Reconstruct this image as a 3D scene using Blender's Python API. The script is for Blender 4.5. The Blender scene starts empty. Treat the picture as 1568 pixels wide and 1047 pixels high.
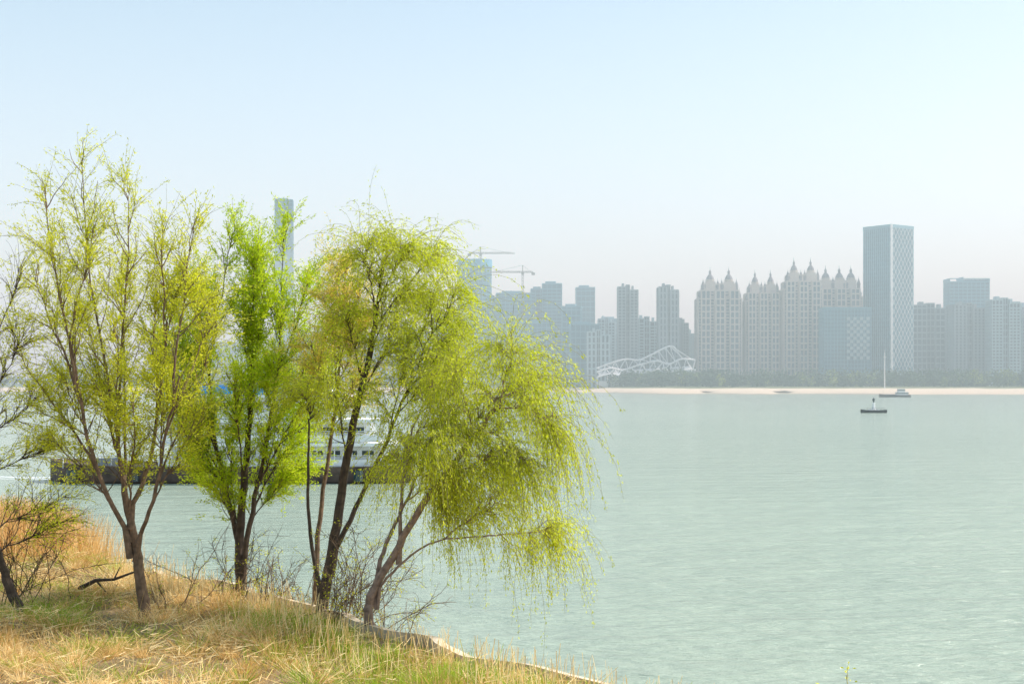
import bpy, math, random
import numpy as np
from mathutils import Vector
R = np.random.default_rng(7)
random.seed(7)
scene = bpy.context.scene
COL = scene.collection

# ---------------------------------------------------------------- materials
def new_mat(name):
    m = bpy.data.materials.new(name); m.use_nodes = True
    nt = m.node_tree; b = nt.nodes["Principled BSDF"]
    return m, nt, b
def ramp(nt, fac, stops):
    r = nt.nodes.new("ShaderNodeValToRGB")
    e = r.color_ramp.elements
    while len(e) < len(stops): e.new(0.5)
    for i, (p, c) in enumerate(stops):
        e[i].position = p; e[i].color = (*c, 1)
    nt.links.new(fac, r.inputs[0]); return r.outputs[0]
def noise(nt, scale, detail=4, vec=None, sc=(1,1,1), rough=0.55):
    tc = nt.nodes.new("ShaderNodeTexCoord"); mp = nt.nodes.new("ShaderNodeMapping")
    mp.inputs['Scale'].default_value = sc
    nt.links.new(tc.outputs['Object'], mp.inputs[0])
    n = nt.nodes.new("ShaderNodeTexNoise"); n.inputs['Scale'].default_value = scale
    n.inputs['Detail'].default_value = detail; n.inputs['Roughness'].default_value = rough
    nt.links.new(mp.outputs[0], n.inputs['Vector']); return n.outputs[0]
def simple(name, col, rough=0.7, var=0.2, scale=0.3, metal=0.0):
    m, nt, b = new_mat(name)
    c1 = tuple(c*(1-var) for c in col); c2 = tuple(min(1,c*(1+var)) for c in col)
    nt.links.new(ramp(nt, noise(nt, scale), [(0.3,c1),(0.7,c2)]), b.inputs['Base Color'])
    b.inputs['Roughness'].default_value = rough; b.inputs['Metallic'].default_value = metal
    return m
def tone_mat(name, stops, rough=0.6, transl=0.0):
    m, nt, b = new_mat(name)
    a = nt.nodes.new("ShaderNodeAttribute"); a.attribute_name = "tone"
    col = ramp(nt, a.outputs['Fac'], stops)
    nt.links.new(col, b.inputs['Base Color']); b.inputs['Roughness'].default_value = rough
    b.inputs['Specular IOR Level'].default_value = 0.2
    if transl > 0:
        t = nt.nodes.new("ShaderNodeBsdfTranslucent"); mx = nt.nodes.new("ShaderNodeMixShader")
        h = nt.nodes.new("ShaderNodeHueSaturation"); h.inputs['Value'].default_value = 1.35
        nt.links.new(col, h.inputs['Color']); nt.links.new(h.outputs[0], t.inputs['Color'])
        mx.inputs[0].default_value = transl
        out = nt.nodes["Material Output"]
        nt.links.new(b.outputs[0], mx.inputs[1]); nt.links.new(t.outputs[0], mx.inputs[2])
        nt.links.new(mx.outputs[0], out.inputs['Surface'])
    return m

bark = simple("bark_brown", (0.17,0.11,0.07), 0.9, 0.45, 9)
bark_dark = simple("bark_dark", (0.075,0.052,0.038), 0.9, 0.45, 9)
bark_red = simple("bark_reddish", (0.25,0.17,0.13), 0.9, 0.4, 9)
twig_o = simple("twig_olive", (0.28,0.26,0.07), 0.8, 0.3, 3)
leaf_y = tone_mat("leaf_yellow_green", [(0,(0.32,0.36,0.015)),(0.5,(0.62,0.64,0.03)),(1,(0.82,0.79,0.07))], 0.5, 0.5)
leaf_g = tone_mat("leaf_fresh_green", [(0,(0.24,0.35,0.012)),(0.5,(0.50,0.62,0.02)),(1,(0.72,0.77,0.04))], 0.5, 0.5)
leaf_gold = tone_mat("leaf_gold", [(0,(0.60,0.48,0.08)),(0.5,(0.80,0.66,0.15)),(1,(0.85,0.76,0.24))], 0.5, 0.5)
leaf_w = tone_mat("leaf_willow", [(0,(0.28,0.34,0.015)),(0.5,(0.57,0.62,0.03)),(1,(0.78,0.79,0.07))], 0.5, 0.5)

# ---------------------------------------------------------------- mesh helpers
def mesh_quads(name, V, F, mats, mi=None, tone=None, smooth=False):
    V = np.asarray(V, dtype=np.float32); F = np.asarray(F, dtype=np.int32)
    me = bpy.data.meshes.new(name)
    me.vertices.add(len(V)); me.vertices.foreach_set("co", V.ravel())
    n = len(F); me.loops.add(n*4); me.loops.foreach_set("vertex_index", F.ravel())
    me.polygons.add(n)
    me.polygons.foreach_set("loop_start", np.arange(0, n*4, 4, dtype=np.int32))
    for m in mats: me.materials.append(m)
    if mi is not None: me.polygons.foreach_set("material_index", np.asarray(mi, dtype=np.int32))
    me.polygons.foreach_set("use_smooth", np.full(n, bool(smooth)))
    me.update(calc_edges=True)
    if tone is not None:
        a = me.attributes.new("tone", 'FLOAT', 'FACE'); a.data.foreach_set("value", np.asarray(tone, dtype=np.float32))
    me.validate()
    o = bpy.data.objects.new(name, me); COL.objects.link(o); return o

class Geo:
    """accumulates quads"""
    def __init__(s): s.V=[]; s.F=[]; s.M=[]; s.T=[]; s.n=0
    def add(s, V, F, m=0, t=None):
        V=np.asarray(V,float); F=np.asarray(F,int)
        s.V.append(V); s.F.append(F+s.n); s.n+=len(V)
        s.M.append(np.full(len(F), m)); s.T.append(np.full(len(F),0.5) if t is None else np.asarray(t))
    def box(s, x0,x1,y0,y1,z0,z1,m=0):
        V=[(x0,y0,z0),(x1,y0,z0),(x1,y1,z0),(x0,y1,z0),(x0,y0,z1),(x1,y0,z1),(x1,y1,z1),(x0,y1,z1)]
        s.add(V, [(0,3,2,1),(4,5,6,7),(0,1,5,4),(1,2,6,5),(2,3,7,6),(3,0,4,7)], m)
    def beam(s, a, b, w, m=0):
        a=np.array(a,float); b=np.array(b,float)
        tube = np.stack([a,b])[None]
        V,F = tubes(tube, np.array([w/2]), np.array([w/2]), 4); s.add(V,F,m)
    def revolve(s, cx, cy, prof, sides=8, m=0, ph=None):
        k=len(prof); ang=np.arange(sides)/sides*2*math.pi+(math.pi/sides if ph is None else ph)
        V=[]
        for r,z in prof:
            V.append(np.stack([cx+r*np.cos(ang), cy+r*np.sin(ang), np.full(sides,z)],1))
        V=np.concatenate(V); F=[]
        for i in range(k-1):
            for j in range(sides):
                j2=(j+1)%sides
                F.append((i*sides+j, i*sides+j2, (i+1)*sides+j2, (i+1)*sides+j))
        s.add(V,F,m)
    def obj(s, name, mats, smooth=False, loc=(0,0,0), rot=0):
        o = mesh_quads(name, np.concatenate(s.V), np.concatenate(s.F), mats, np.concatenate(s.M), np.concatenate(s.T), smooth)
        o.location=loc; o.rotation_euler=(0,0,rot); return o

def norm(v): return v/np.maximum(np.linalg.norm(v,axis=-1,keepdims=True),1e-9)
def tubes(P, r0, r1, sides):
    """P (N,S,3) polylines -> verts, quads"""
    N,S,_=P.shape
    T=np.empty_like(P); T[:,1:-1]=P[:,2:]-P[:,:-2]; T[:,0]=P[:,1]-P[:,0]; T[:,-1]=P[:,-1]-P[:,-2]; T=norm(T)
    ref=np.array([0.31,0.17,0.93]); md=norm(P[:,-1]-P[:,0])
    alt=np.array([0.9,0.3,0.05]); use=(np.abs(md@norm(ref))>0.8)[:,None]
    rf=np.where(use,alt,ref)[:,None,:]
    U=norm(np.cross(T,rf)); W=np.cross(T,U)
    t=np.linspace(0,1,S)[None,:]
    rad=(r0[:,None]*(1-t)+r1[:,None]*t)[:,:,None,None]
    a=np.arange(sides)/sides*2*math.pi
    V=P[:,:,None,:]+rad*(U[:,:,None,:]*np.cos(a)[None,None,:,None]+W[:,:,None,:]*np.sin(a)[None,None,:,None])
    V=V.reshape(-1,3)
    i=np.arange(N)[:,None,None]; s=np.arange(S-1)[None,:,None]; j=np.arange(sides)[None,None,:]; j2=(j+1)%sides
    b=i*S*sides
    F=np.stack([b+s*sides+j, b+s*sides+j2, b+(s+1)*sides+j2, b+(s+1)*sides+j],-1).reshape(-1,4)
    return V,F
def grow(P0,D0,L,S,trop,wob):
    N=len(P0); P=np.empty((N,S+1,3)); P[:,0]=P0; D=norm(D0.copy())
    for k in range(S):
        D=norm(D+np.asarray(trop)*(1+0.5*k/S)+R.normal(0,wob,(N,3)))
        P[:,k+1]=P[:,k]+D*(L/S)[:,None]
    return P
def sample(P,t,idx):
    S=P.shape[1]-1; f=t*S; k=np.minimum(f.astype(int),S-1); w=(f-k)[:,None]
    A=P[idx,k]; B=P[idx,k+1]; return A*(1-w)+B*w, norm(B-A)
def leaves(P,K,length,width,t0=0.1,hang=0.3,jit=0.03,spread=0.8):
    N=len(P); idx=np.repeat(np.arange(N),K); t=R.uniform(t0,1,N*K)
    p,d=sample(P,t,idx); n=len(p)
    p=p+R.normal(0,jit,(n,3))
    d=norm(d+R.normal(0,spread,(n,3))*0.7+np.array([0,0,-hang]))
    s=norm(np.cross(d,R.normal(0,1,(n,3))))
    l=(length*R.uniform(0.6,1.3,n))[:,None]; w=(width*R.uniform(0.7,1.2,n))[:,None]
    V=np.stack([p,p+d*l*0.45+s*w/2,p+d*l,p+d*l*0.45-s*w/2],1).reshape(-1,3)
    F=np.arange(n*4).reshape(-1,4); return V,F,idx
def bez(p0,p1,p2,p3,S):
    t=np.linspace(0,1,S+1)[:,None]
    return (1-t)**3*p0+3*(1-t)**2*t*p1+3*(1-t)*t*t*p2+t**3*p3

def tree(name, base, trunks, limbs, mats, n2=11, n3=7, K=32, droop=0.05, twig=(0.45,0.9),
         leaf=(0.065,0.018), l2=0.36, limb_r=0.034, clump=0.35, bare=None, hang=0.3, up2=0.06, wob2=0.12, hs=1.0, wind=0.0, t2=0.12):
    base=np.array(base,float); g=Geo()
    tr=[]
    for pts,rad in trunks:
        a=np.array(pts,float)+base
        t=np.linspace(0,len(a)-1,len(a)*4); k=np.minimum(t.astype(int),len(a)-2); w=(t-k)[:,None]
        am=np.vstack([2*a[0]-a[1],a,2*a[-1]-a[-2]])
        q0,q1,q2,q3=am[k],am[k+1],am[k+2],am[k+3]
        c=0.5*((2*q1)+(-q0+q2)*w+(2*q0-5*q1+4*q2-q3)*w**2+(-q0+3*q1-3*q2+q3)*w**3)
        c+=R.normal(0,0.012,c.shape)
        tr.append(c); V,F=tubes(c[None],np.array([rad]),np.array([rad*0.36]),8); g.add(V,F,0)
        V,F=tubes(np.stack([c[0]+[0,0,-0.3],c[0]+(c[1]-c[0])*1.2])[None],np.array([rad*1.5]),np.array([rad*0.98]),8); g.add(V,F,0)
    LP=[]
    for lm in limbs:
        ti,tt=lm[0],lm[1]; end=base+np.array(lm[2:5],float)*[1,1,hs]
        c=tr[ti]; f=tt*(len(c)-1); k=min(int(f),len(c)-2); p0=c[k]+(c[k+1]-c[k])*(f-k)
        tan=(c[k+1]-c[k]); tan/=np.linalg.norm(tan)
        L=np.linalg.norm(end-p0)
        dirn=(end-p0)/L
        p1=p0+(tan*0.5+dirn*0.5+np.array([0,0,0.12]))*L*0.3
        out=np.array([dirn[0],dirn[1],0])
        p2=end-(dirn*0.75-out*0.1+np.array([0,0,0.10+(-0.25 if droop>0.12 else 0)]))*L*0.3
        P=bez(p0,p1,p2,end,14)
        wv=np.cumsum(R.normal(0,0.018,(15,3)),0); wv-=wv[0]; P=P+wv
        P[0]=p0; LP.append(P)
    LP=np.array(LP); NL=len(LP)
    LL=np.linalg.norm(LP[:,-1]-LP[:,0],axis=1)
    V,F=tubes(LP,np.clip(LL*0.009,0.016,limb_r),np.full(NL,0.005),6); g.add(V,F,0)
    # level 2
    idx=np.repeat(np.arange(NL),n2); t=R.uniform(t2,0.98,len(idx))
    p,d=sample(LP,t,idx)
    D=norm(d+norm(R.normal(0,1,(len(idx),3)))*0.75+[0,0,0.12])
    L=np.maximum(LL[idx],2.2)*l2*(1.15-0.75*t)*R.uniform(0.6,1.25,len(idx))
    P2=grow(p,D,L,8,(wind*.5,0,up2),wob2)
    V,F=tubes(P2,np.full(len(P2),0.011),np.full(len(P2),0.004),4); g.add(V,F,0)
    # level 3 twigs, irregular density -> clumps
    N2=len(P2); cnt=np.maximum(1,R.poisson(n3*R.gamma(1/clump,clump,N2)))
    i3=np.repeat(np.arange(N2),cnt); t3=R.uniform(0.1,1,len(i3)); p,d=sample(P2,t3,i3)
    il=np.repeat(np.arange(NL),n3*3); tl=R.uniform(0.3,1,len(il)); pl,dl=sample(LP,tl,il)
    p=np.vstack([p,pl]); d=np.vstack([d,dl])
    D=norm(d+norm(R.normal(0,1,p.shape))*0.65+[0,0,0.1])
    L=R.uniform(*twig,len(p))*R.choice([0.6,1,1.35],len(p))
    S=7 if droop>0.1 else 5
    P3=grow(p,D,L,S,(wind,0,-droop),0.09)
    V,F=tubes(P3,np.full(len(P3),0.0045),np.full(len(P3),0.002),3); g.add(V,F,2)
    lp=P3
    if bare is not None: lp=P3[R.random(len(P3))>bare]
    V,F,ix=leaves(lp,K,leaf[0],leaf[1],0.12,hang)
    tw=R.uniform(0,1,len(lp)); tone=np.clip(0.5*tw[ix]+0.5*R.uniform(0,1,len(ix)),0,1)
    g.add(V,F,1,tone)
    return g.obj(name,mats)

# ---------------------------------------------------------------- terrain
EY=np.array([-60,0,12,18,21,22.7,25.8,30.2,34.2,42.2,70,140,400]); EX=np.array([60,22,8.2,3.2,0.65,-.8,-2.75,-5.9,-9.17,-15.2,-36,-95,-330])
def edge_x(y): return np.interp(y,EY,EX)
def edge_w(y): return edge_x(y)+0.14*np.sin(y*1.9)+0.05*np.sin(y*5.3)
def gn(x,y): return 0.07*np.sin(x*0.9+1.3*np.sin(y*0.7))+0.05*np.sin(y*1.7+x*0.6)+0.03*np.sin(x*3.1+y*2.3)
def sst(a,b,v):
    t=np.clip((v-a)/(b-a),0,1); return t*t*(3-2*t)
def gz(x,y):
    s=(edge_w(y)-x)*0.8
    z=3.6+gn(x,y)*sst(0.1,1.2,s)
    z=z+2.8*(1-sst(2,17,y))*sst(0,4,s)
    z=np.where(s<0, 3.55+s*0.62, np.minimum(z, 3.55+s*0.25+np.where(s>0.4,9,0)*1.0))
    return np.maximum(z,-3), s
xs=np.concatenate([np.linspace(-420,-40,40),np.arange(-39.6,14,0.3),np.linspace(14.5,70,60)])
ys=np.concatenate([np.linspace(-60,10,40),np.arange(10.3,48,0.3),np.linspace(49,400,120)])
X,Y=np.meshgrid(xs,ys,indexing='ij'); Z,_=gz(X,Y)
def grid_faces(nx,ny):
    i=np.arange(nx-1)[:,None]*ny; j=np.arange(ny-1)[None]
    return np.stack([i+j,i+ny+j,i+ny+j+1,i+j+1],-1).reshape(-1,4)
m,nt,b=new_mat("bank_soil")
c1=ramp(nt,noise(nt,1.1,6),[(0.30,(0.17,0.17,0.05)),(0.42,(0.26,0.18,0.08)),(0.65,(0.40,0.27,0.13))])
c2=ramp(nt,noise(nt,14,5),[(0.3,(0.35,0.3,0.25)),(0.7,(1,1,1))])
mx=nt.nodes.new("ShaderNodeMixRGB"); mx.blend_type='MULTIPLY'; mx.inputs[0].default_value=0.8
nt.links.new(c1,mx.inputs[1]); nt.links.new(c2,mx.inputs[2]); nt.links.new(mx.outputs[0],b.inputs['Base Color'])
b.inputs['Roughness'].default_value=0.95
mesh_quads("riverbank_ground",np.stack([X,Y,Z],-1).reshape(-1,3),grid_faces(len(xs),len(ys)),[m],smooth=True)

# low concrete kerb of the revetment
lip=simple("revetment_concrete",(0.62,0.50,0.37),0.9,0.3,1.6)
g=Geo(); yy=np.arange(14,33.5,0.2); ex=edge_w(yy)
zt=3.74+0.03*np.sin(yy*2.7)-.12*sst(30,33.5,yy)
A0=np.stack([ex-.04,yy,3.3+0*yy],1); A=np.stack([ex-.04,yy,zt],1); B=np.stack([ex+0.16,yy,zt-.02],1); C=np.stack([ex+0.20,yy,2.9+0*yy],1)
V=np.concatenate([A0,A,B,C]); n=len(yy); F=[]
for r_ in range(3):
    for i in range(n-1): F.append((r_*n+i,(r_+1)*n+i,(r_+1)*n+i+1,r_*n+i+1))
g.add(V,F); g.obj("revetment_kerb",[lip])
# dirt footpath
PO=9.75
pth=simple("path_earth",(0.50,0.30,0.17),0.95,0.25,3)
g=Geo(); yy=np.arange(12,44,0.5); cx=edge_x(yy)-PO-0.15*(yy-21)
zz=[np.asarray(gz(cx+o,yy)[0])+0.05 for o in (-0.9,-0.3,0.3,0.9)]
V=np.concatenate([np.stack([cx+o,yy,z],1) for o,z in zip((-0.9,-0.3,0.3,0.9),zz)]); n=len(yy)
F=[(r_*n+i,(r_+1)*n+i,(r_+1)*n+i+1,r_*n+i+1) for r_ in range(3) for i in range(n-1)]
g.add(V,F); g.obj("dirt_footpath",[pth],True)

# grass
def greenness(x,y):
    e=(edge_x(y)-x)*0.8
    a=np.exp(-(((x+9.3)/1.5)**2+((y-27.4)/1.1)**2))+.8*np.exp(-(((x+11.5)/1.2)**2+((y-30.5)/1.0)**2))+.6*np.exp(-(((x+6.2)/.9)**2+((y-25)/.9)**2))
    wv=0.5+0.5*np.sin(x*2.1-y*1.3+2*np.sin(x*0.7+y*0.5))
    a+=sst(3.0,.4,e)*sst(-7.5,-4.0,x)*sst(29,25,y)*(.30+.65*wv)
    a+=sst(23.6,21.2,y)*sst(-7,-3,x)*.7*(.3+.7*wv)
    return np.clip(a+.05,0,.92)
def blades_at(x,y,h,a,ln,width,tone):
    z,s=gz(x,y); n=len(x)
    h=h*(0.50+.50*sst(0.0,0.9,s))
    d=norm(np.stack([np.cos(a)*ln,np.sin(a)*ln,np.ones(n)],1))
    sd=norm(np.cross(d,R.normal(0,1,(n,3))))*(width*R.uniform(0.6,1.3,n))[:,None]/2
    p=np.stack([x,y,z-0.02],1); h=h[:,None]
    bend=np.stack([np.cos(a),np.sin(a),-np.ones(n)*0.5],1)*h*0.2
    V=np.stack([p-sd*0.6,p+sd*0.6,p+d*h+sd*0.3+bend,p+d*h-sd*0.3+bend],1).reshape(-1,3)
    return V,np.arange(n*4).reshape(-1,4),tone
def blades(n,xr,yr,hmin,hmax,lean,width,smin,smax,tonefn,keep=None):
    x=R.uniform(*xr,n); y=R.uniform(*yr,n); z,s=gz(x,y); k=(s>smin)&(s<smax)
    k&=(np.abs(x-(edge_x(y)-PO-0.15*(y-21)))>0.75+R.normal(0,.12,n))
    patch=0.5+0.5*np.sin(x*1.1+2*np.sin(y*0.8))*np.sin(y*0.9+1.5*np.sin(x*0.6))
    fine=np.sin(x*4.3+2*np.sin(y*2.9))*np.sin(y*3.7+1.6*np.sin(x*2.1))
    k&=R.random(n)<(.35+.65*(patch>.45))*(.40+.60*(fine>-.25))
    x,y,patch=x[k],y[k],patch[k]; n=len(x)
    h=R.uniform(hmin,hmax,n)*(0.6+0.8*R.random(n)**2)*(0.5+1.0*patch)
    return blades_at(x,y,h,R.uniform(0,2*math.pi,n),np.abs(R.normal(0,lean,n)),width,tonefn(x,y,patch,n))
grass_m=tone_mat("dry_and_green_grass",[(0,(0.20,0.32,0.03)),(0.24,(0.46,0.55,0.05)),(0.34,(0.40,0.24,0.08)),(0.62,(0.76,0.49,0.18)),(1,(0.95,0.80,0.47))],0.7,0.3)
def tf(x,y,p,n):
    g_=R.random(n)<greenness(x,y)
    base=0.60+.16*np.sin(x*1.7+y)*np.sin(y*1.3-x*.7)
    return np.where(g_,R.uniform(0,0.28,n),np.clip(R.normal(0,0.20,n)+base,0.33,1))
g=Geo()
V,F,T=blades(170000,(-17.5,5),(18.5,46),0.08,0.26,1.4,0.02,-0.1,9,tf); g.add(V,F,0,T)
V,F,T=blades(50000,(-17.5,5),(18.5,46),0.15,0.40,0.5,0.014,-0.1,9,tf); g.add(V,F,0,T)
V,F,T=blades(40000,(-8,5),(17.5,28),0.2,0.42,0.3,0.015,.0,2.4,tf); g.add(V,F,0,T)
# tussocks
nc=1400; cx_=R.uniform(-17,4,nc); cy_=R.uniform(19,44,nc); _,s=gz(cx_,cy_); k=(s>0.15)&(s<8.5); cx_,cy_=cx_[k],cy_[k]; nc=len(cx_)
sz=R.gamma(2.2,.5,nc); tn=np.where(R.random(nc)<greenness(cx_,cy_)+.08,R.uniform(.02,.25,nc),R.uniform(.36,.95,nc))
ix=np.repeat(np.arange(nc),90); n=len(ix); a=R.uniform(0,6.283,n); rr=np.abs(R.normal(0,.11,n))*sz[ix]
V,F,T=blades_at(cx_[ix]+np.cos(a)*rr,cy_[ix]+np.sin(a)*rr,R.uniform(.12,.40,n)*(0.5+.5*sz[ix]),a+R.normal(0,.5,n),np.abs(R.normal(.5,.35,n))+rr*3,.016,np.clip(tn[ix]+R.normal(0,.1,n),0,1)); g.add(V,F,0,T)
# flattened straw litter
n=26000; x=R.uniform(-17,4,n); y=R.uniform(19,44,n); z,s=gz(x,y); k=(s>0.3)&(s<9); x,y,z=x[k],y[k],z[k]; n=len(x)
pc=np.sin(x*.9+y*.5)*np.sin(y*.8-x*.3); k=R.random(n)<(.25+.6*(pc>0)); x,y,z=x[k],y[k],z[k]; n=len(x)
a=R.normal(.5,1.3,n); d=np.stack([np.cos(a),np.sin(a),R.normal(0.1,.18,n)],1)*R.uniform(.12,.40,n)[:,None]
p=np.stack([x,y,z+R.uniform(.05,.2,n)],1); sd=norm(np.cross(d,R.normal(0,1,(n,3))))*.007
g.add(np.stack([p-sd,p+sd,p+d+sd*.5,p+d-sd*.5],1).reshape(-1,3),np.arange(n*4).reshape(-1,4),0,R.uniform(.7,1,n))
g.obj("bank_grass",[grass_m])
# tall dry reeds
g=Geo()
x=R.uniform(-9,4.5,12000); y=R.uniform(17.5,33,12000); z,s=gz(x,y); k=(s>-.05)&(s<2.0)&(R.random(12000)<.30+.6*(np.sin(x*3+y)>0)); x,y,z=x[k],y[k],z[k]; n=len(x)
d=norm(np.stack([R.normal(0,.18,n),R.normal(0,.18,n),np.ones(n)],1)); h=(R.uniform(.25,.65,n))[:,None]; sd=norm(np.cross(d,R.normal(0,1,(n,3))))*.007; p=np.stack([x,y,z-.02],1)
g.add(np.stack([p-sd,p+sd,p+d*h+sd*.6,p+d*h-sd*.6],1).reshape(-1,3),np.arange(n*4).reshape(-1,4),0,R.uniform(.55,1,n))
n=11000; a=R.uniform(0,6.28,n)
cx_=R.normal(-13.3,1.2,n); cy_=R.normal(37.5,1.5,n); z,_=gz(cx_,cy_)
h=R.uniform(0.5,1.4,n)[:,None]; ln=R.uniform(0,0.6,n); d=norm(np.stack([np.cos(a)*ln,np.sin(a)*ln,np.ones(n)],1))
sd=norm(np.cross(d,R.normal(0,1,(n,3))))*0.008; p=np.stack([cx_,cy_,z-.02],1)
g.add(np.stack([p-sd,p+sd,p+d*h+sd*.4,p+d*h-sd*.4],1).reshape(-1,3),np.arange(n*4).reshape(-1,4),0,R.uniform(0.35,0.85,n))
g.obj("dry_reeds",[grass_m])

# ---------------------------------------------------------------- water
m,nt,b=new_mat("river_water")
nt.links.new(ramp(nt,noise(nt,0.02,3,sc=(0.4,1,1)),[(0.3,(0.355,0.43,0.345)),(0.7,(0.40,0.475,0.38))]),b.inputs['Base Color'])
b.inputs['Roughness'].default_value=0.12; b.inputs['IOR'].default_value=1.33; b.inputs['Specular Tint'].default_value=(1,.97,.94,1)
n1=noise(nt,2.0,5,sc=(0.3,1,1),rough=0.62); n2=noise(nt,0.35,4,sc=(0.3,1,1)); 
ad=nt.nodes.new("ShaderNodeMath"); ad.operation='MULTIPLY_ADD'; ad.inputs[1].default_value=2.4
nt.links.new(n2,ad.inputs[0]); nt.links.new(n1,ad.inputs[2])
bp=nt.nodes.new("ShaderNodeBump"); bp.inputs['Strength'].default_value=1.0; bp.inputs['Distance'].default_value=0.42
nt.links.new(ad.outputs[0],bp.inputs['Height']); nt.links.new(bp.outputs[0],b.inputs['Normal'])
g=Geo(); g.add([(-9000,-300,0),(9000,-300,0),(9000,9000,0),(-9000,9000,0)],[(0,1,2,3)]); g.obj("river_water",[m])

# ---------------------------------------------------------------- far bank
def wb_(x): return 1075+(1-sst(20,150,np.asarray(x,float)))*330
def wl(x): return wb_(x)+np.interp(x,[-2000,60,90,125,160,166,195,221,228,300,420,1000],[0,0,80,0,95,95,0,95,95,0,0,20])
xs=np.concatenate([np.linspace(-6000,-700,30),np.arange(-690,900,6.0),np.linspace(910,6000,30)])
G=[]
rows=[(-40,-2),(0,-0.1),(18,1.0),(60,2.2),(120,3.9),(160,4.8),(215,6.2),(260,6.6),(2000,7),(7500,7)]
for dy,z in rows:
    yb = wl(xs)+dy if dy<=18 else wb_(xs)+dy+50
    G.append(np.stack([xs,yb,np.full(len(xs),z)+ (R.normal(0,0.12,len(xs)) if 0<dy<150 else 0)],1))
G=np.stack(G,1)
m,nt,b=new_mat("far_bank_sand_and_grass")
tc=nt.nodes.new("ShaderNodeTexCoord"); sp=nt.nodes.new("ShaderNodeSeparateXYZ"); nt.links.new(tc.outputs['Object'],sp.inputs[0])
ad=nt.nodes.new("ShaderNodeMath"); ad.operation='MULTIPLY_ADD'; ad.inputs[1].default_value=2.0
nt.links.new(noise(nt,0.02,4),ad.inputs[0]); nt.links.new(sp.outputs[2],ad.inputs[2])
mr=nt.nodes.new("ShaderNodeMapRange"); mr.inputs[1].default_value=1; mr.inputs[2].default_value=8; nt.links.new(ad.outputs[0],mr.inputs[0])
nt.links.new(ramp(nt,mr.outputs[0],[(0.0,(0.30,0.27,0.20)),(0.14,(0.58,0.49,0.36)),(0.55,(0.66,0.57,0.43)),(0.64,(0.16,0.19,0.08)),(1,(0.07,0.12,0.05))]),b.inputs['Base Color'])
b.inputs['Roughness'].default_value=0.95
mesh_quads("far_riverbank_terrain",G.reshape(-1,3),grid_faces(len(xs),len(rows)),[m],smooth=True)

# distant tree belt
belt_m=tone_mat("distant_foliage",[(0,(0.02,0.06,0.025)),(0.6,(0.05,0.11,0.03)),(1,(0.30,0.35,0.07))],0.8)
g=Geo(); nT=800
tx=np.concatenate([R.uniform(-620,60,260),R.uniform(60,520,540)]); ty=wb_(tx)+R.uniform(225,320,nT); th=R.uniform(7,18,nT); tb=R.random(nT)
g.add(*tubes(np.stack([np.stack([tx,ty,np.full(nT,6)],1),np.stack([tx,ty,6+th*0.5],1)],1),np.full(nT,.3),np.full(nT,.15),4))
K=80; ix=np.repeat(np.arange(nT),K)
u=norm(R.normal(0,1,(len(ix),3)))*(R.random(len(ix))**0.4)[:,None]
c=np.stack([tx,ty,6+th*0.48],1)[ix]+u*np.stack([th*0.45,th*0.45,th*0.52],1)[ix]
a_=norm(R.normal(0,1,c.shape)); b_=norm(np.cross(a_,R.normal(0,1,c.shape)))*0.8; a_=a_*1.0
g.add(np.stack([c-a_,c-b_,c+a_,c+b_],1).reshape(-1,3),np.arange(len(ix)*4).reshape(-1,4),0,np.clip(0.85*(tb[ix]**3)+0.25*R.random(len(ix)),0,1))
g.obj("distant_tree_belt",[belt_m])

# ---------------------------------------------------------------- skyline
glass=simple("window_glass",(0.03,0.08,0.11),0.35,0.2,0.05)
glass_b=simple("blue_glass",(0.03,0.17,0.24),0.35,0.2,0.04)
w_tan=simple("tan_render",(0.56,0.49,0.43),0.85,0.08,0.05)
w_haze_grey=simple("hazed_grey_render",(0.36,0.47,0.50),0.85,0.1,0.05)  # grey wall, teal of the distance haze mixed into its base colour
w_haze_dark=simple("hazed_dark_render",(0.27,0.32,0.34),0.85,0.1,0.05)  # darker wall, turned blue-grey by a haze tint put into the colour
w_white=simple("white_panels",(0.80,0.82,0.81),0.6,0.05,0.05)
w_blue=simple("blue_grey_panels",(0.14,0.33,0.41),0.6,0.1,0.05)
roof_m=simple("slate_roof",(0.19,0.18,0.20),0.8,0.1,0.05)
GZ=6.0
def grid_block(g,x0,x1,y0,y1,z0,z1,fl=3.3,bay=4.2,band=1.1,pier=1.4,mg=0,mw=1,prot=0.35):
    g.box(x0,x1,y0,y1,z0,z1,mg)
    z=z0+fl
    while z<z1-1:
        g.box(x0-prot,x1+prot,y0-prot,y1+prot,z-band,z,mw); z+=fl
    g.box(x0-prot-.1,x1+prot+.1,y0-prot-.1,y1+prot+.1,z1-0.2,z1+1.1,mw)
    q=prot+0.3
    nx=max(2,int(round((x1-x0)/bay)))
    for i in range(nx+1):
        c=x0+(x1-x0)*i/nx; g.box(c-pier/2,c+pier/2,y0-q,y0,z0,z1+.5,mw); g.box(c-pier/2,c+pier/2,y1,y1+q,z0,z1+.5,mw)
    ny=max(2,int(round((y1-y0)/bay)))
    for i in range(1,ny):
        c=y0+(y1-y0)*i/ny; g.box(x0-q,x0,c-pier/2,c+pier/2,z0,z1+.5,mw); g.box(x1,x1+q,c-pier/2,c+pier/2,z0,z1+.5,mw)
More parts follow.
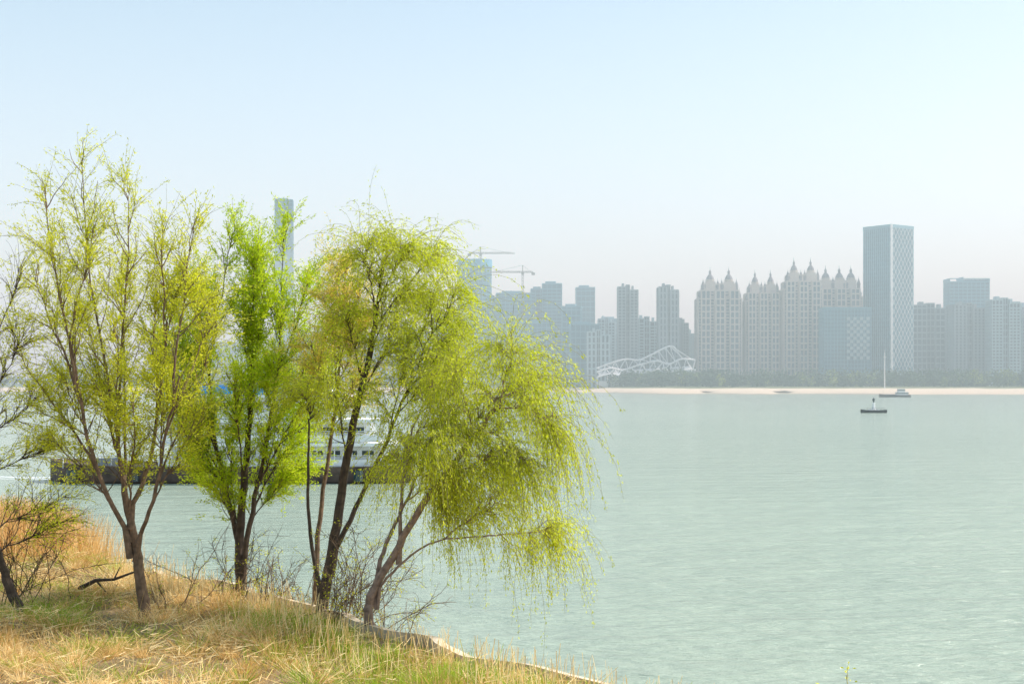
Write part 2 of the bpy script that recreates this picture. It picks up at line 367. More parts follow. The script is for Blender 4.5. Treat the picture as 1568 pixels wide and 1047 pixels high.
def tower(name,xc,yc,w,h,d=20,rot=0,mats=(glass,w_haze_grey),roof=1,**k):
    """xc,yc plan position; h roof height above water"""
    g=Geo(); H=h-GZ
    if roof==1:   # apartment slab: two wings and recessed core
        kk=dict(fl=random.choice([3.2,3.6,6.4]),bay=random.choice([4.2,5.2]),band=random.choice([1.0,1.5]),pier=random.choice([1.2,2.0]))
        grid_block(g,-w/2,-w*.12,-d/2,d/2,-1,H,**kk); grid_block(g,w*.12,w/2,-d/2,d/2,-1,H-3.3,**kk)
        grid_block(g,-w*.12+.7,w*.12-.7,-d/2+3,d/2-3,-1,H+2,fl=6.4,band=1.0,pier=.8)
        g.box(-w*0.3,-w*0.18,-d*0.25,d*0.25,H+1.1,H+4.5,1); g.box(w*0.2,w*0.3,-d*0.2,d*0.2,H-2.2,H+2,1)
    else:
        grid_block(g,-w/2,w/2,-d/2,d/2,-1,H,band=1.2,pier=.7,bay=5,fl=random.choice([4,6.5]),**k)
        if roof==0: g.box(-w*0.35,w*0.2,-d*0.3,d*0.3,H+1.1,H+3.5,1)
    if roof==2:   # crown frame
        for sx in (-1,1): g.box(sx*w/2-.6,sx*w/2+.6,-d/2-.5,d/2+.5,H+1.1,H+4.5,1)
        g.box(-w*.18,-w*.15,-d/2-.4,d/2,H+1.1,H+6,1); g.box(-w*.5+.7,w*.5-.7,-d/2-.8,-d/2+.2,H+3.6,H+4.6,1)
        g.box(-w*.15,w*.5-.7,-d/2+2,d/2-2,H+1.1,H+3.4,0)
    return g.obj(name,list(mats),loc=(xc,yc,GZ),rot=rot)

# chateau style twin-turret apartment towers
def turret(g,x,y,z,r,s=1.0):
    g.revolve(x,y,[(r,z-8),(r,z),(r*1.18,z+.3),(r*1.18,z+1.0),(r*.92,z+1.2)],8,1)
    g.revolve(x,y,[(r*.98,z+1.2),(r*.9,z+3.2*s),(r*.62,z+5.2*s),(r*.36,z+6.4*s),(r*.30,z+6.6*s),(r*.30,z+8.6*s),(r*.4,z+8.8*s),(r*.14,z+10.5*s),(0.25,z+12*s),(0.2,z+14*s),(0.02,z+14.2*s)],8,2)
def chateau(name,xc,yc,w,h,sp,d=24):
    g=Geo(); H=h-GZ
    grid_block(g,-w/2,w/2,-d/2,d/2,-1,H-14,fl=3.2,bay=w/8,band=.8,pier=1.6)
    for c in (-w*0.33,0,w*0.33):
        grid_block(g,c-w*0.1,c+w*0.1,-d/2-3,-d/2-0.6,-1,H-6,fl=6.4,bay=w/10,band=1.4,pier=1.3)
    grid_block(g,-w*0.45,w*0.45,-d*.42,d*.42,H-14,H-6,fl=3.2,bay=w/9,pier=1.8)
    grid_block(g,-w*0.36,w*0.36,-d*.34,d*.34,H-6,H+1,fl=3.2,bay=w/9,pier=1.8)
    for sx in sp:
        g.box(sx-w*0.115,sx+w*0.115,-d*.36,-d*.05,H-5,H+4,1)
        turret(g,sx,-d*.2,H+5,w*0.095)
        g.revolve(sx-w*.17,-d*.3,[(1.8,H-8),(1.8,H-1),(2.1,H-.6),(1.4,H+2),(.3,H+5),(.02,H+8)],8,2)
        g.revolve(sx+w*.17,-d*.3,[(1.8,H-8),(1.8,H-1),(2.1,H-.6),(1.4,H+2),(.3,H+5),(.02,H+8)],8,2)
    for e in (-w*.45,w*.45):
        g.revolve(e,-d*.42,[(2,H-16),(2,H-11),(2.4,H-10.6),(1.5,H-8),(.3,H-5),(.02,H-2)],8,2)
    return g.obj(name,[glass,w_tan,roof_m],loc=(xc,yc,GZ))
chateau("chateau_apartment_tower",210.5,1452,44,108,(-9,10))
chateau("chateau_apartment_tower",256,1460,36,106,(-7.5,8.5))
chateau("chateau_apartment_tower",294,1448,39,117,(-8,9))
chateau("chateau_apartment_tower",337,1470,44,111,(-14,0,12))

# tall office tower with diagonal lattice
def lattice(g,a,b,z0,z1,off,cell,sw,m,sk=1.0):
    a=np.array(a,float); b=np.array(b,float); L=np.linalg.norm(b-a); u=(b-a)/L; nrm=np.array([u[1],-u[0]])
    nx=int(L/cell); cx=L/nx; nz=int((z1-z0)/(cx*sk)); cz=(z1-z0)/nz
    for i in range(nx):
        for j in range(nz):
            p=(i*cx,z0+j*cz); q=((i+1)*cx,z0+(j+1)*cz)
            if (i+j)%2: p=(p[0],q[1]); q=(q[0],z0+j*cz)
            A=a+u*p[0]+nrm*off; B=a+u*q[0]+nrm*off
            g.beam((A[0],A[1],p[1]),(B[0],B[1],q[1]),sw,m)
g=Geo(); H=170-GZ; s=17.5
g.box(-s,s,-s,s,-1,H-3,0)
z=4.2
while z<H-4: g.box(-s-.15,s+.15,-s-.15,s+.15,z-.5,z,1); z+=4.2
for i in range(15):
    c=-s+2*s*i/14; 
    for (xa,xb,ya,yb) in ((c-.25,c+.25,-s-.6,-s),(c-.25,c+.25,s,s+.6),(-s-.6,-s,c-.25,c+.25),(s,s+.6,c-.25,c+.25)): g.box(xa,xb,ya,yb,-1,H,1)
for (xa,ya) in ((-s,-s),(s,-s),(s,s),(-s,s)): g.box(xa-.5,xa+.5,ya-.5,ya+.5,-1,H+.5,1)
g.box(s-.9,s+.9,-s-.9,-s+.9,-1,H+.6,2)
g.box(-s-.7,s+.7,-s-.7,-s+.5,H-3,H+.4,1); g.box(-s-.7,s+.7,s-.5,s+.7,H-3,H+.4,1)
g.box(-s-.72,-s+.5,-s+.5,s-.5,H-3,H+.38,1); g.box(s-.5,s+.72,-s+.5,s-.5,H-3,H+.38,1)
g.box(-9,9,-9,9,H-3,H-1,1)
lattice(g,(s,-s),(s,s),0,H-3,0.9,2.9,0.5,2,1.5)
lattice(g,(-s,-s),(s,-s),0,H-3,0.9,5.8,0.25,1,2.0)
g.obj("lattice_office_tower",[glass_b,w_blue,w_white],loc=(389,1470,GZ),rot=math.radians(-53))
# lower annex with chequered screen
g=Geo()
grid_block(g,-23,23,-12,12,-1,76,fl=3.8,bay=3.2,band=.6,pier=.5)
for i in range(7):
    for j in range(13):
        if (i+j)%2==0: g.box(-1+i*3.2,2.1+i*3.2,-13.4,-12.9,26+j*3.2,29.1+j*3.2,2)
g.obj("chequered_screen_office",[glass_b,w_blue,w_haze_grey],loc=(328,1402,GZ))

B=[("office_tower",423,1634,17,125,18,(glass_b,w_blue),0),
("office_tower",522,1634,45,124,24,(glass_b,w_blue),2),
("apartment_block",440,1500,38,90,22,(glass,w_haze_dark),1),
("apartment_block",466,1460,32,88,20,(glass,w_haze_dark),1),
("apartment_block",497,1440,28,92,20,(glass,w_haze_grey),1),
("apartment_block",521,1500,34,88,22,(glass,w_haze_dark),1),
("apartment_block",552,1560,30,95,22,(glass,w_haze_grey),1),
("apartment_block",578,1500,36,84,22,(glass,w_haze_dark),1),
("apartment_block",615,1500,36,90,22,(glass,w_haze_dark),1),
("apartment_block",481,1560,40,78,22,(glass,w_haze_grey),1),
("apartment_block",540,1470,24,74,20,(glass,w_haze_grey),1),
("apartment_block",118,1452,20,106,18,(glass,w_haze_dark),1),
("apartment_block",159,1452,19,106,18,(glass,w_haze_dark),1),
("apartment_block",142,1500,26,76,18,(glass,w_haze_grey),1),
("apartment_block",176,1490,14,74,18,(glass,w_haze_dark),1),
("apartment_block",187,1520,12,64,18,(glass,w_haze_grey),1),
("office_tower",89.6,1742,22,125,20,(glass_b,w_blue),0),
("apartment_block",104,1560,18,78,18,(glass,w_haze_grey),1),
("apartment_block",88,1440,22,60,18,(glass,w_haze_grey),1),
("office_block",76,1500,30,70,22,(glass_b,w_blue),0),
("office_block",66,1560,20,92,22,(glass_b,w_blue),0),
("office_tower",46,1634,22,122,20,(glass_b,w_blue),0),
("office_tower",30,1650,16,117,20,(glass_b,w_blue),0),
("office_tower",4,1634,44,111,24,(glass_b,w_blue),0),
("office_block",-24,1634,18,106,24,(glass_b,w_blue),0),
("office_block",20,1560,46,74,24,(glass_b,w_blue),0),
("apartment_block",-70,1700,40,90,24,(glass,w_haze_grey),1),
("apartment_block",-120,1700,40,74,24,(glass,w_haze_grey),1),
("apartment_block",-180,1800,60,70,24,(glass,w_haze_grey),1),
("apartment_block",-280,1900,60,60,24,(glass,w_haze_grey),1),
("apartment_block",-390,2000,70,64,24,(glass,w_haze_grey),1),
("apartment_block",-540,2300,90,50,24,(glass,w_haze_grey),1),
("apartment_block",-700,2300,90,44,24,(glass,w_haze_grey),1),
("office_tower",130,1900,30,94,24,(glass_b,w_blue),0),
("office_tower",168,1850,26,88,24,(glass_b,w_blue),0),
("office_tower",196,1900,30,84,24,(glass_b,w_blue),0),
("supertall_tower",-349,2178,27,288,27,(glass_b,w_blue),0),
]
for (nm,x,y,w,h,d,mt,rf) in B: tower(nm,x,y,w,h,d,random.uniform(-0.12,0.12),mt,rf)

# round tower under construction
g=Geo(); H=142
g.revolve(0,0,[(19,-1),(19,H)],24,0)
z=4
while z<H: g.revolve(0,0,[(19.1,z-1),(19.5,z-1),(19.5,z),(19.1,z)],24,1); z+=4.2
for i in range(24):
    a=i/24*6.283; g.beam((19.3*math.cos(a),19.3*math.sin(a),0),(19.3*math.cos(a),19.3*math.sin(a),H+3),1,1)
g.revolve(0,0,[(19.4,H-6),(20.4,H-6),(20.4,H+2),(19.2,H+2),(0.1,H+1)],24,2)
g.obj("round_tower_under_construction",[glass_b,w_blue,simple("scaffold_net",(0.08,0.34,0.50),.8)],loc=(-43,1634,GZ))
def crane(x,y,zb,zt,jl,jr):
    g=Geo(); 
    for dx in (-.8,.8):
        for dy in (-.8,.8): g.beam((dx,dy,zb),(dx,dy,zt),.6)
    z=zb; k=1
    while z<zt-3: g.beam((-.8*k,-.8,z),(.8*k,-.8,z+3),.35); g.beam((-.8*k,.8,z),(.8*k,.8,z+3),.35); z+=3; k=-k
    g.beam((-jl,0,zt),(jr,0,zt),1.1); g.beam((-jl*0.9,0,zt+1.3),(jr*.9,0,zt+1.3),.5)
    g.beam((0,0,zt),(0,0,zt+8),1.1)
    g.beam((0,0,zt+8),(-jl*.8,0,zt+1),.35); g.beam((0,0,zt+8),(jr*.75,0,zt+1),.35)
    e=-jl if jl<jr else jr
    g.box(e-2,e+2,-1,1,zt-3,zt-.3); g.box(-1.5,1.5,-2.4,-1,zt-3,zt-.5)
    for t in np.linspace(-jl*.85,jr*.85,18): g.beam((t,0,zt),(t+2,0,zt+1.3),.3)
    g.obj("tower_crane",[simple("crane_steel",(0.24,0.18,0.13),.6)],loc=(x,y,GZ))
crane(-36,1634,100,152,13,39)
crane(12,1605,60,128,37,12)

# white steel framework pavilion on the far bank
g=Geo()
def curve_pts(p,S=24):
    p=np.array(p,float); t=np.linspace(0,len(p)-1,S); k=np.minimum(t.astype(int),len(p)-2); w=(t-k)[:,None]
    am=np.vstack([2*p[0]-p[1],p,2*p[-1]-p[-2]]); q0,q1,q2,q3=am[k],am[k+1],am[k+2],am[k+3]
    return 0.5*((2*q1)+(-q0+q2)*w+(2*q0-5*q1+4*q2-q3)*w**2+(-q0+3*q1-3*q2+q3)*w**3)
cv=[[(0,0,18),(14,0,23),(30,0,27),(42,0,26),(56,0,32),(68,0,38),(75,0,40),(80,0,36)],
    [(0,-4,14),(14,-4,18),(26,-4,16),(42,-4,21),(60,-4,25),(72,-4,22),(84,-4,27),(98,-4,26)],
    [(0,-8,9),(14,-8,12),(30,-8,9),(48,-8,13),(64,-8,17),(80,-8,12),(98,-8,16)]]
C=[curve_pts(c,34) for c in cv]
for c in C:
    for o in (0,6):
        V,F=tubes((c+[0,o,0])[None],np.array([.9]),np.array([.9]),5); g.add(V,F)
    for i in range(0,34,2): g.beam(c[i],c[i]+[0,6,0],.6)
for i in range(0,33):
    j=min(33,i+1)
    if i%3==0: g.beam(C[0][i],C[1][min(33,i+2)],.7); g.beam(C[1][i],C[2][min(33,i+2)],1.0)
    if i%3==2: g.beam(C[1][i],C[0][j],.7); g.beam(C[2][i],C[1][j],.9)
    if i%4==0: g.beam(C[2][i],(C[2][i][0],C[2][i][1],-2),1.3)
for i in range(8):
    x=2+i*12; zc=12+i*.8
    g.add([(x,-8.5,zc-3),(x+9,-8.5,zc-1),(x+8,2,zc+3),(x-1,2,zc+2)],[(0,1,2,3)])
    g.box(x,x+7.5,-6,3,-1,5+i%2*3)
g.obj("white_steel_pavilion",[w_white],loc=(85,1425,GZ))
g=Geo(); g.revolve(0,0,[(.5,0),(.25,30),(.02,34)],6); g.box(-1.5,1.5,-.2,.2,27,27.5); g.obj("riverside_mast",[w_white],loc=(321,1225,4))

# ---------------------------------------------------------------- boats
hull_d=simple("hull_dark",(0.05,0.055,0.06),.5); white_p=simple("white_paint",(0.82,0.83,0.83),.45,.05,2); blue_p=simple("blue_roof_paint",(0.04,0.36,0.72),.4,.1,1)
hull_r=simple("hull_rust",(0.12,0.085,0.07),.7,.4,1.5); win_d=simple("cabin_window",(0.04,0.07,0.08),.15,.1,1); grey_d=simple("deck_grey",(0.32,0.34,0.35),.7)
def hull(g,L,Bm,H,bow=.25,stern=.08,m=0,sheer=.4):
    n=24; x=np.linspace(-L/2,L/2,n); t=(x+L/2)/L
    w=Bm/2*np.minimum(1,np.minimum(np.sqrt(np.clip(t/bow,0,1)),0.75+.25*np.clip((1-t)/stern,0,1)))
    w=np.maximum(w,.02); zt=H+sheer*H*np.clip(1-t/.35,0,1)**2+.15*H*np.clip((t-.8)/.2,0,1)**2
    rows=[]
    for f,zz in ((-0.0,-.4+0*x),(-.75,-.4+0*x),(-.9,.15+0*x),(-1,zt),(-.93,zt),(-.9,zt-.3),(.9,zt-.3),(.93,zt),(1,zt),(.9,.15+0*x),(.75,-.4+0*x)):
        rows.append(np.stack([x,w*f,zz],1))
    k=len(rows); V=np.concatenate(rows); F=[]
    for r_ in range(k):
        r2=(r_+1)%k
        for i in range(n-1): F.append((r_*n+i,r_*n+i+1,r2*n+i+1,r2*n+i))
    g.add(V,F,m); 
    e=n-1; g.add(np.array([rows[1][e],rows[3][e],rows[8][e],rows[10][e]]),[(0,1,2,3)],m)
g=Geo(); hull(g,7.4,2.2,.75,.3,.2); g.box(-1.4,1.6,-.7,.7,.5,.95,1)
g.revolve(.1,0,[(.55,.9),(.32,2.6),(.3,2.65),(.45,2.7),(.45,2.85),(.1,2.9)],10,1); g.revolve(.1,0,[(.16,2.85),(.16,3.3),(.33,3.35),(.33,3.9),(.1,4.1),(.02,4.3)],10,2)
for sx in (-.6,.8): g.beam((sx,-.5,.9),(.1,0,2.3),.08,2)
for xx in np.linspace(-3,3,7): g.beam((xx,-.8,.7),(xx,-.8,1.3),.06,2)
g.beam((-3,-.8,1.3),(3,-.8,1.3),.06,2)
g.obj("channel_marker_boat",[hull_d,white_p,win_d],loc=(100.6,396,0),rot=.12)
g=Geo(); hull(g,19,5,1.3,.25,.1,0,.6); g.box(1,8,-2,2,1.0,3.2,1); g.box(.9,8.1,-2.05,2.05,2.1,2.7,2); g.box(2,6,-1.7,1.7,3.2,5.0,1); g.box(1.95,6.05,-1.75,1.75,3.9,4.5,2); g.box(1.6,6.4,-2,2,5.0,5.15,1)
g.box(-6,0,-1.6,1.6,1.0,1.7,3); g.beam((4,0,5.1),(4,0,8),.15,3); g.beam((-7,0,1),(-7,0,4),.15,3)
for xx in np.linspace(-8,0,8): g.beam((xx,-2.2,1.2),(xx,-2.2,2.2),.08,3)
g.beam((-8,-2.2,2.2),(0,-2.2,2.2),.08,3)
g.obj("river_workboat",[hull_d,white_p,win_d,grey_d],loc=(234,870,0))
g=Geo(); hull(g,30,8,1.35,.12,.06,0,.35)
g.box(-5,13.6,-3.3,3.3,1.05,1.3,3)
for k,(xa,xb,z0,z1) in enumerate(((-5,13.2,1.3,3.0),(-5,12.4,3.25,4.9),(-4.5,9.5,5.15,6.9))):
    g.box(xa+.8,xb-.8,-2.6,2.6,z0,z1,1)
    g.box(xa+1.1,xb-1.1,-2.64,2.64,z0+.85,z1-.4,2)
    nn=int((xb-xa-1.6)/1.3)
    for i in range(nn+1):
        c=xa+.9+i*(xb-xa-1.8)/nn; g.box(c-.2,c+.2,-2.68,2.68,z0+.6,z1-.1,1)
    g.box(xa-.3,xb+.5,-3.6,3.6,z1,z1+.25,1)
    for xx in np.arange(xa,xb+.3,1.4):
        g.beam((xx,-3.45,z0),(xx,-3.45,z1),.1,1)
    g.box(xa-.2,xb+.3,-3.5,-3.45,z0+.1,z0+.62,1)
    g.beam((xa-.2,-3.45,z0+.95),(xb+.3,-3.45,z0+.95),.06,1)
g.box(-5.2,5,-3.7,3.7,7.15,7.5,4); g.box(-4.4,4.3,-2.6,2.6,7.5,7.95,4)
g.box(5.4,8.6,-1.8,1.8,7.15,8.4,1); g.box(5.35,8.65,-1.85,1.85,7.6,8.15,2)
for xx in np.arange(-13,-5,1.3): g.beam((xx,-3.0,1.2),(xx,-3.0,2.2),.08,1)
g.beam((-13,-3,2.2),(-5,-3,2.2),.07,1); g.box(-11,-9.5,-1,1,1.1,1.9,3)
for xx in (-12,-7,-1,5,11):
    g.revolve(xx,-4.05,[(.4,.2),(.4,1.1)],8,2)
g.obj("passenger_ferry",[hull_r,white_p,win_d,grey_d,blue_p],loc=(-23.3,118,0))
m,nt,b=new_mat("foam"); b.inputs['Base Color'].default_value=(.85,.88,.88,1)
nt.links.new(ramp(nt,noise(nt,1.2,6,sc=(.25,1,1)),[(0.45,(0,0,0)),(0.6,(1,1,1))]),b.inputs['Alpha'])
g=Geo(); g.add([(-75,123,.01),(-37.5,119,.01),(-37.5,122,.01),(-75,131,.01)],[(0,1,2,3)]); g.obj("wake_foam",[m])

# ---------------------------------------------------------------- trees
dyr=lambda s=1.0: float(R.uniform(-s,s))
def L(ti,tt,dx,dz,sp=1.0): return (ti,tt,dx,dyr(sp),dz)
def zg(x,y): return float(gz(np.array([x]),np.array([y]))[0][0])-.03
tree("willow_tree",(-6.86,26.6,zg(-6.86,26.6)),
 [([(0,0,0),(-.08,0,.7),(-.2,.05,1.45),(-.36,0,2.3),(-.5,0.1,3.0)],.12),
  ([(-.25,0,1.5),(-.75,-.2,2.6),(-1.1,-.3,4.0),(-1.3,-.4,5.2)],.05),([(-.3,0,2.0),(.0,.3,3.0),(.2,.4,4.4),(.3,.5,5.6)],.05),([(-.2,0,1.4),(.25,-.4,2.3),(.55,-.6,3.6),(.8,-.7,4.6)],.045)],
 [L(1,.6,-1.98,8.5),L(0,.95,-1.37,9.1),L(0,1,-.45,8.7),L(2,.7,.35,7.9),L(3,.8,1.1,7.7),L(1,.7,-2.5,6.9),L(1,.35,-2.6,5.4,1.3),
  L(3,.6,1.2,6.4),L(3,.3,1.1,4.3,1.2),L(1,.2,-2.0,3.9,1.3),L(0,.8,-.9,7.2,1.6),L(2,.5,.0,6.6,1.6),L(2,.9,.6,6.9),L(0,.9,-1.6,6.2,1.6),L(1,1,-1.0,7.8),L(3,.5,.4,5.2,1.5),
  L(3,.4,1.2,5.4,1.0),L(0,.7,-1.0,5.0,1.6),L(0,.6,.1,4.4,1.6),L(1,.5,-1.7,4.8,1.4),L(0,.9,-.3,5.6,1.5)],
 [bark,leaf_y,twig_o],n2=14,n3=8,K=24,droop=.07,twig=(.35,.85),leaf=(.062,.021),bare=.10,hang=.1,up2=.05,hs=.95,l2=.30,clump=.6)
tree("willow_tree",(-5.66,29.8,zg(-5.66,29.8)),
 [([(0,0,0),(-.05,0,.9),(0,0,1.9),(.1,.1,3.2),(.2,.1,4.8)],.12),([(.02,0,.4),(.2,-.2,1.5),(.5,-.2,3.0),(.8,-.2,4.6)],.07),([(0,0,.8),(-.3,.1,2),(-.6,.1,3.4),(-.7,.1,4.8)],.06)],
 [L(2,1,-.3,8.0,.6),L(1,1,.85,8.0,.6),L(0,1,.3,7.7,.6),L(2,.8,-.95,7.0),L(1,.9,1.4,7.2),L(2,.5,-1.4,5.6,1.2),L(1,.7,1.6,5.9,1.2),L(2,.3,-1.25,4.0,1.2),L(1,.4,1.5,4.3,1.2),
  L(2,.2,-1.1,2.9,.9),L(1,.3,1.1,2.9,.9),L(0,.7,.2,6.0,1.8),L(0,.5,.1,4.6,1.8),L(0,.3,-.2,3.4,1.6),L(0,.9,.3,6.9,1.3),L(1,.6,.9,5.2,1.5),L(2,.4,-1.6,4.9,1.2),L(1,.5,1.8,5.1,1.2),L(2,.6,-1.4,6.3,1.0)],
 [bark_dark,leaf_g,twig_o],n2=16,n3=9,K=30,droop=.04,twig=(.35,.75),leaf=(.068,.024),up2=.05,hang=.1,hs=.95,l2=.35,clump=.6)
tree("willow_tree",(-3.95,28.4,zg(-3.95,28.4)),
 [([(0,0,0),(.05,0,1.2),(.15,0,2.6),(.4,0,4.2),(.5,0,5.2)],.065)],
 [L(0,1,.57,7.6,.3),L(0,1,.90,7.3,.4),L(0,.9,.2,6.9,.5),L(0,.85,1.0,6.4,.6),L(0,.7,.0,5.9,.6),L(0,.7,1.0,5.3,.7)],
 [bark,leaf_gold,twig_o],n2=13,n3=7,K=26,droop=.06,twig=(.4,.8),leaf=(.06,.021),hs=.95,l2=.25)
tree("weeping_willow_tree",(-3.67,27.2,zg(-3.67,27.2)),
 [([(0,0,0),(.19,0,1.0),(.37,0,2.1),(.62,0,3.65),(.94,0,5.0),(1.1,0,6.0)],.12),([(.2,0,1.1),(.7,-.2,2.1),(1.3,-.3,3.4),(1.8,-.4,4.6)],.06),([(.02,0,.5),(-.2,.1,1.6),(-.25,.1,2.9),(-.2,0,3.8)],.045)],
 [L(0,1,1.3,7.75,.4),L(0,1,1.75,7.65,.5),L(0,.9,2.15,7.3),L(1,1,2.5,6.6),L(0,.95,.95,7.4,.6),L(1,.9,2.7,5.8),L(0,.7,.5,6.0),L(1,.8,2.3,5.0,1.3),L(2,.9,-.2,4.6),
  L(0,.6,1.5,5.9,1.5),L(1,.6,1.8,5.6,1.4),L(0,.8,1.7,6.8,1.0),L(0,.5,.3,4.8,1.2),L(1,.9,2.1,6.4,1.0),L(1,.85,2.6,5.4,.8)],
 [bark_dark,leaf_w,twig_o],n2=13,n3=8,K=29,droop=.24,twig=(.5,1.25),leaf=(.062,.020),l2=.24,hang=.6,up2=.02,hs=.95,wind=.02,clump=.6)
tree("weeping_willow_tree",(-2.32,25.4,zg(-2.32,25.4)),
 [([(0,0,0),(-.24,0,.42),(-.15,0,.95),(.25,0,1.65),(.62,.0,2.3),(1.2,0,3.1),(1.75,0,3.8),(2.1,0,4.3)],.10),([(-.1,0,.9),(.3,-.2,1.4),(1.0,-.3,1.85),(1.8,-.4,1.95)],.028),([(.3,0,1.7),(.35,.2,2.8),(.5,.3,3.8)],.04),([(-.15,0,.9),(0,.2,1.6),(.35,.3,2.4),(.7,.3,3.2)],.05)],
 [L(0,1,2.3,5.1,.6),L(0,1,2.7,4.7,.6),L(0,.95,2.95,4.0,.9),L(0,.8,1.35,4.8,.9),L(2,1,.76,4.6,.7),L(1,1,2.9,1.95,.5),L(0,.75,2.3,3.0,1.0),L(0,.85,2.75,3.3,1.0),
  L(0,.7,1.7,3.9,1.3),L(2,.9,1.0,4.0,1.2),L(0,.9,2.2,4.5,1.2),L(3,.9,.9,3.7,1.2),L(3,.7,1.2,2.9,1.2),L(0,.65,1.9,3.3,1.3),L(1,.7,2.2,2.5,.8),L(3,.9,1.0,2.6,1.0),L(2,.6,.5,3.3,1.0)],
 [bark_red,leaf_w,twig_o],n2=12,n3=8,K=30,droop=.30,twig=(.6,1.6),leaf=(.06,.019),l2=.25,hang=.7,up2=.0,wind=.0,t2=.2,clump=.7)
tree("willow_tree",(-9.5,27.6,zg(-9.5,27.6)),
 [([(0,0,0),(-.25,0,.57),(-.45,0,1.2),(-.8,0,2.2),(-1.0,0,3.6)],.11)],
 [L(0,.9,.2,4.7,.6),L(0,.8,.5,3.6,.6),L(0,1,-.1,7.0,.8),L(0,1,-1.5,7.2),L(0,1,-2.2,6.0),L(0,.6,.7,2.4,.6),L(0,.9,0.0,5.6),L(0,.7,-2.2,4.2),L(0,.5,.5,1.8,.5)],
 [bark_dark,leaf_y,bark_dark],n2=14,n3=7,K=22,droop=.07,twig=(.4,.9),bare=.4,leaf=(.06,.02),l2=.3,hs=.95)
def thicket(name,cx,cy,n,h,sp,lean,mat,tlf=0.08):
    g=Geo(); x=R.normal(cx,sp,n); y=R.normal(cy,sp*.6,n); z,_=gz(x,y)
    P=grow(np.stack([x,y,z-.05],1),np.stack([R.normal(lean,.4,n),R.normal(0,.3,n),np.ones(n)],1),R.uniform(.4,1,n)*h,9,(0,0,.0),.17)
    g.add(*tubes(P,np.full(n,.010),np.full(n,.004),4),0)
    i=np.repeat(np.arange(n),14); p,d=sample(P,R.uniform(.15,1,len(i)),i)
    Q=grow(p,norm(d+R.normal(0,.7,p.shape)),R.uniform(.2,.7,len(i))*h*.4,6,(0,0,.0),.25)
    g.add(*tubes(Q,np.full(len(Q),.005),np.full(len(Q),.0025),3),0)
    k=Q[R.random(len(Q))<tlf]
    if len(k): V,F,ix=leaves(k,14,.05,.018); g.add(V,F,1,R.random(len(ix)))
    g.obj(name,[mat,leaf_y])
thicket("bare_shrub",-4.6,28.6,28,1.4,.45,.1,bark)
thicket("bare_shrub",-3.0,26.6,38,2.3,.35,.25,bark,.18)
thicket("bare_shrub",-5.9,29.6,16,1.8,.4,.0,bark_dark,.3)
thicket("bare_shrub",-10.2,28.8,22,3.0,.5,.15,bark_dark,.05)
thicket("bare_shrub",-6.6,27.4,5,2.2,.15,.15,bark,.3)
thicket("riverside_plant",3.25,14.2,9,1.35,.12,0,twig_o,.9)
P=np.array([(-9.0,29.6,3.75),(-8.6,29.4,3.95),(-8.2,29.3,3.98),(-7.75,29.2,4.15)])
g=Geo(); g.add(*tubes(P[None],np.array([.05]),np.array([.02]),6)); g.add(*tubes(np.array([P[1],P[1]+[.3,-.2,-.25]])[None],np.array([.025]),np.array([.01]),5))
g.add(*tubes(np.array([P[2],P[2]+[.1,.1,.25]])[None],np.array([.02]),np.array([.008]),5)); g.obj("fallen_branch",[bark_dark])

# ---------------------------------------------------------------- haze over the river (real volume)
m=bpy.data.materials.new("river_haze"); m.use_nodes=True; nt=m.node_tree; nt.nodes.clear()
vs=nt.nodes.new("ShaderNodeVolumeScatter"); vs.inputs['Density'].default_value=0.0006; vs.inputs['Color'].default_value=(.83,1,1,1); vs.inputs['Anisotropy'].default_value=0.0
o_=nt.nodes.new("ShaderNodeOutputMaterial"); nt.links.new(vs.outputs[0],o_.inputs['Volume'])
g=Geo(); g.box(-3000,3000,140,3200,-5,180); g.obj("haze_air",[m])

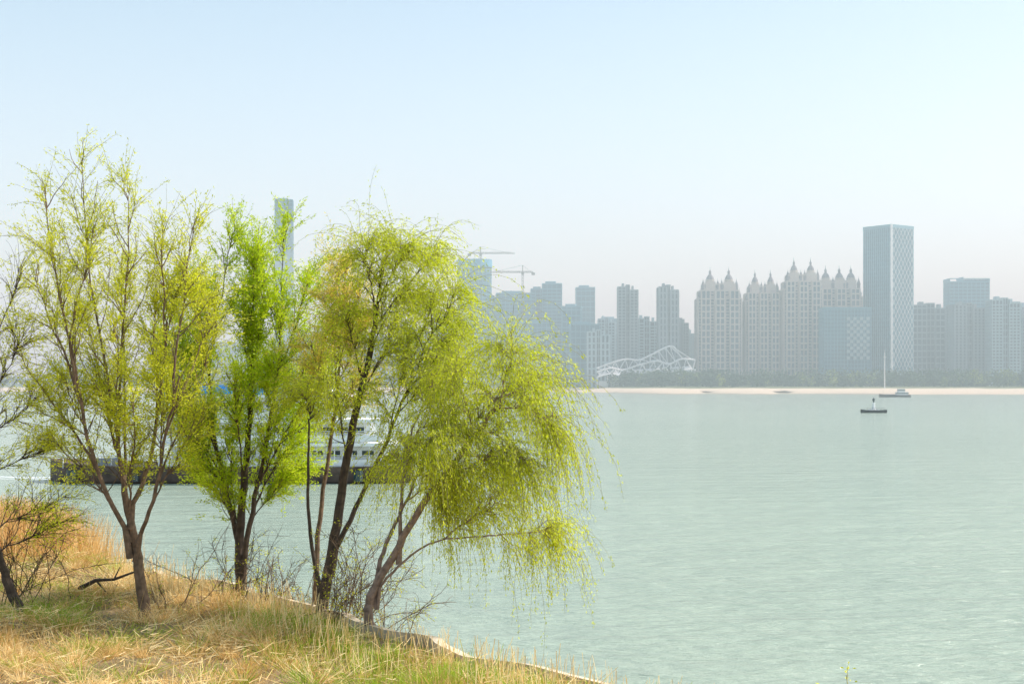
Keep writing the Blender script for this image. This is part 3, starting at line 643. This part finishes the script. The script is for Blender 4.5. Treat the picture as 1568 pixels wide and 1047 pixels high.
# ---------------------------------------------------------------- light, sky, camera
EL,AZ=math.radians(46),math.radians(75)
w=bpy.data.worlds.new("World"); scene.world=w; w.use_nodes=True; nt=w.node_tree
bg=nt.nodes["Background"]; sky=nt.nodes.new("ShaderNodeTexSky"); sky.sky_type='NISHITA'; sky.sun_disc=False
sky.sun_elevation=EL; sky.sun_rotation=AZ; sky.air_density=1.0; sky.dust_density=3.0; sky.ozone_density=1.0
# pale humid veil, thickest toward the horizon
tc=nt.nodes.new("ShaderNodeTexCoord"); sp=nt.nodes.new("ShaderNodeSeparateXYZ"); nt.links.new(tc.outputs['Generated'],sp.inputs[0])
rp=nt.nodes.new("ShaderNodeValToRGB"); rp.color_ramp.elements[0].position=0.0; rp.color_ramp.elements[0].color=(.92,1.0,1.0,1); rp.color_ramp.elements[1].position=0.32; rp.color_ramp.elements[1].color=(.30,.46,.48,1)
nt.links.new(sp.outputs[2],rp.inputs[0])
mu=nt.nodes.new("ShaderNodeVectorMath"); mu.operation='SCALE'; mu.inputs['Scale'].default_value=4.5; nt.links.new(rp.outputs[0],mu.inputs[0])
veil=nt.nodes.new("ShaderNodeMixRGB"); veil.blend_type='ADD'; veil.inputs[0].default_value=1.0
nt.links.new(sky.outputs[0],veil.inputs[1]); nt.links.new(mu.outputs[0],veil.inputs[2]); nt.links.new(veil.outputs[0],bg.inputs[0]); bg.inputs[1].default_value=0.15
sd=bpy.data.lights.new("sun","SUN"); sd.energy=5.0; sd.angle=math.radians(.6); sd.color=(1,.96,.89)
so=bpy.data.objects.new("sun",sd); COL.objects.link(so)
dv=Vector((-math.sin(AZ)*math.cos(EL),-math.cos(AZ)*math.cos(EL),-math.sin(EL))); so.rotation_euler=dv.to_track_quat('-Z','Y').to_euler()
cd=bpy.data.cameras.new("camera"); cd.lens=50; cd.sensor_width=36; cd.shift_y=0.0411; cd.clip_end=20000; cd.clip_start=.1
co=bpy.data.objects.new("camera",cd); COL.objects.link(co); co.location=(0,0,8); co.rotation_euler=(math.radians(90),0,0); scene.camera=co
scene.view_settings.view_transform='Standard'; scene.view_settings.look='None'; scene.view_settings.exposure=0
